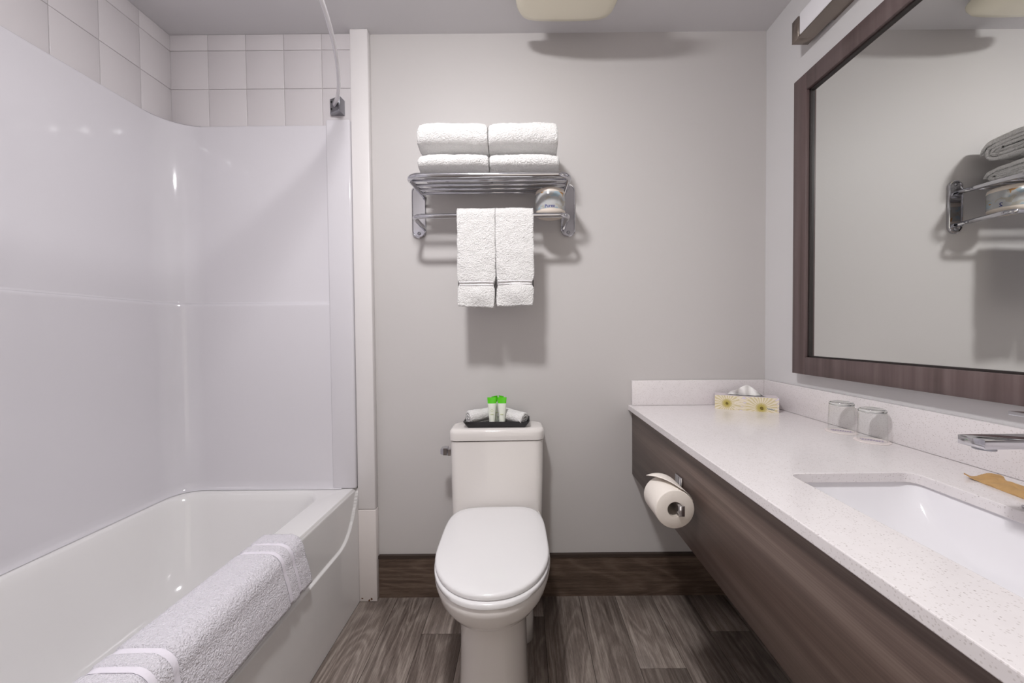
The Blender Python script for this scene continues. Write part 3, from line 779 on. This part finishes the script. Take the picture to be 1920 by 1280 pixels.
# ------------------------------------------------------------------ chrome towel rack
PXL, PXR = -.427, .187
AXL, AXR = -.404, .168                                   # side arms
YF, ZF = 1.318, 1.660; YW = 1.388; ZW = 1.541
rk = thing('towel_rack', 'chrome hotel towel rack with slatted shelf and lower bar', 'towel rack', (-.12, D, 1.50))
for px in (PXL, PXR):
    n = 14; P = [(px+.029*math.cos(PI+PI*i/n), 1.530+.029*math.sin(PI+PI*i/n)) for i in range(n+1)] + [(px+.029*math.cos(PI*i/n), 1.690+.029*math.sin(PI*i/n)) for i in range(n+1)]
    def sc(k, y): return [(px+(x-px)*k, y, 1.61+(z-1.61)*(1-(1-k)*.35)) for x, z in P]
    o = mk('wall_plate', *loft([sc(1, D-.0006), sc(1, D-.009), sc(.93, D-.011), sc(.86, D-.0105), sc(.84, D-.007)]), 'chrome', rk, True); sharp(o, 40)
    for zz in (1.520, 1.702):
        mk('screw', *xf(lathe([(.0075, 0), (.0068, .003), (.003, .0042), (.0005, .0043)], 0, 0, 16), Matrix.Translation((px, D-.0065, zz)) @ Matrix.Rotation(PI/2, 4, 'X')), 'satin', o, True)
def ubar(name, xl, xr, yf, z0, zf, r, rc, yb=D-.007):
    P = [(xl, yb, z0)] + [(xl, yb+(yf+rc-yb)*t_, z0+(zf-z0)*t_) for t_ in (.3, .6, .9)]
    P += arc((xl+rc, yf+rc, zf), rc, PI, 1.5*PI, 10, (1, 0, 0), (0, 1, 0))
    P += [(xl+rc+(xr-xl-2*rc)*t_, yf, zf) for t_ in (.1, .3, .5, .7, .9)]
    P += arc((xr-rc, yf+rc, zf), rc, 1.5*PI, 2*PI, 10, (1, 0, 0), (0, 1, 0))
    P += [(xr, yb+(yf+rc-yb)*t_, z0+(zf-z0)*t_) for t_ in (.9, .6, .3)] + [(xr, yb, z0)]
    return mk(name, *tubeg(P, r, 14), 'chrome', rk, True)
ubar('shelf_tube', AXL, AXR, YF, 1.672, ZF, .0095, .042)
ubar('towel_bar', AXL-.001, AXR+.001, YW, ZW-.001, ZW, .0088, .030)
for i, y in enumerate((1.362, 1.408, 1.454, 1.500)):
    z = ZF+.012*(y-YF)/.23-.002
    mk('shelf_slat', *tubeg([(AXL, y, z), (AXR, y, z)], .0062, 10), 'chrome', rk, True)

# folded bath towels
def bath_towel(x0, x1, zb, hh, yf, dp, label, ph):
    hy, hz, th = dp/2, hh/2, .0165
    path = spiral2d(hy-th/2, hz-th/2, th, min(3.2, hz/th-.35), 40, 3.0)
    sec = strip_section(path, th*.9); rings = []
    N = 40
    for i in range(N+1):
        t_ = i/N; x = x0+(x1-x0)*t_; e = abs(2*t_-1)
        kz = 1-.10*e**5 - (.05 if i in (0, N) else 0)+.025*math.sin(t_*5+ph); ky = 1-.03*e**6 - (.03 if i in (0, N) else 0)
        rings.append([(x, yf+hy+u*ky+.002*math.sin(t_*6+ph), zb+(v_+hz)*kz) for u, v_ in sec])
    o = mk('bath_towel', *fuzz(loft(rings), .0020, 150), 'terry', None, True)
    return tag(o, label, 'towel', 'folded bath towels on the rack')
zs_ = ZF+.0098
bath_towel(-.362, -.118, zs_, .076, 1.292, .215, 'lower folded white bath towel on the rack, tub side', 0)
bath_towel(-.114, .130, zs_, .076, 1.296, .215, 'lower folded white bath towel on the rack, mirror side', 1)
bath_towel(-.366, -.121, zs_+.0785, .116, 1.298, .225, 'upper folded white bath towel on the rack, tub side', 2)
bath_towel(-.118, .126, zs_+.0785, .116, 1.300, .225, 'upper folded white bath towel on the rack, mirror side', 3)

# hand towels over the lower bar
def hand_towel(cx, hw, zbot, label, ph):
    T = thing('hand_towel', label, 'towel', (cx, YW, zbot), 0, 'hand towels on the rack bar')
    r0 = .0094
    zt = ZW
    def sheet(off, th, zf, zbk):
        P = []
        n1 = 60
        for i in range(n1+1): P.append((YW-(r0+off), zf+(zt-zf)*i/n1))
        P += [(YW-(r0+off)*math.cos(PI*i/8), zt+(r0+off)*math.sin(PI*i/8)) for i in range(1, 8)]
        for i in range(31): P.append((YW+(r0+off), zt-(zt-zbk)*i/30))
        return strip_section(P, th), len(P)
    def wd(z, v):                                       # width profile: pinched at the woven band, flared hem
        k = 1.0
        if z < zbot+.12: k = 1-.035*((zbot+.12-z)/.12)
        d = (z-(zbot+.083))/.012; k -= .10*math.exp(-d*d)
        d = (z-(zbot+.0))/.012; k -= .05*math.exp(-d*d)
        return k
    geos = []
    for off, th, zf, zbk in ((.004, .0075, zbot+.002, zbot+.03), (.0125, .0085, zbot, zbot+.02)):
        sec, n = sheet(off, th, zf, zbk); rings = []
        for i in range(27):
            u = -1+2*i/26; ring = []
            for y, z in sec:
                k = wd(z, u)
                x = cx+hw*u*k+.002*math.sin(z*14+ph)*(zt-z)/.35
                fy = .004*math.sin(u*3+ph+z*22)*min(1, max(0, (zbot+.17-z)/.12))+.0035*(u*u)*(1 if y < YW else -1)
                if y < YW: fy -= .007*math.exp(-((z-(zbot+.042))/.03)**2)*(1-u*u)
                pin = .0035*math.exp(-((z-(zbot+.084))/.009)**2)*(1 if y < YW else -1)
                ring.append((x, y+fy+pin, z + (.006*u*(ph-1)*max(0, (zbot+.1-z)/.1))))
            rings.append(ring)
        geos.append(fuzz(loft(rings), .0016, 190))
    mk('cloth', *join(*geos), 'terry', T, True)
    V, Fc = [], []
    for k, zz in enumerate((zbot+.080, zbot+.0905)):
        P = []
        for i in range(21):
            u = -1+2*i/20; kk = wd(zz, u)
            P.append((cx+hw*u*kk*.99, YW-(r0+.0125)-.0045+.0035*(u*u)-.0005+.004*math.sin(u*3+ph+zz*22)*.54, zz+.006*u*(ph-1)*.1))
        g = tubeg(P, .002, 6, (.0009, .0019)); mk('woven_band', *g, 'band', T, True)
hand_towel(-.1705, .0695, 1.203, 'white hand towel on the rack bar with a skewed hem, tub side', 0.4)
hand_towel(-.0300, .0690, 1.206, 'white hand towel on the rack bar with a level hem, mirror side', 1.2)

# spare wrapped roll held between bar and shelf
sr = thing('wrapped_toilet_roll', 'plastic-wrapped spare toilet roll resting on the rack bar under the shelf', 'toilet roll', (.106, 1.441, 1.5502))
cx, cy, rz0, rr = .106, 1.441, 1.5502, .0565; hh = .097
mk('wrapped_paper', *lathe([(.001, rz0+.004), (.018, rz0+.003), (.03, rz0), (rr-.008, rz0), (rr-.002, rz0+.004), (rr, rz0+.012), (rr, rz0+hh-.012), (rr-.002, rz0+hh-.004), (rr-.009, rz0+hh), (.03, rz0+hh), (.018, rz0+hh-.003), (.001, rz0+hh-.003)], cx, cy, 56), 'pulp', sr, True)
lab = mk('printed_wrap', *lathe([(rr+.0002, rz0+.016), (rr+.0006, rz0+.017), (rr+.0006, rz0+hh-.019), (rr+.0002, rz0+hh-.018)], cx, cy, 64, (False, False)), 'rollprint', sr, True)
def wrap_text(s, size, ang, z, mat, r=rr+.0009):
    V, Fc = textg(s, size)
    out = []
    for v_ in V:
        a = ang + v_.x/r
        out.append((cx+r*math.sin(a), cy-r*math.cos(a), z+v_.y))
    return mk('lettering', out, Fc, mat, lab)
wrap_text('Purex', .016, -.10, rz0+.024, 'ink')
wrap_text('2', .020, 1.25, rz0+.026, 'ink')
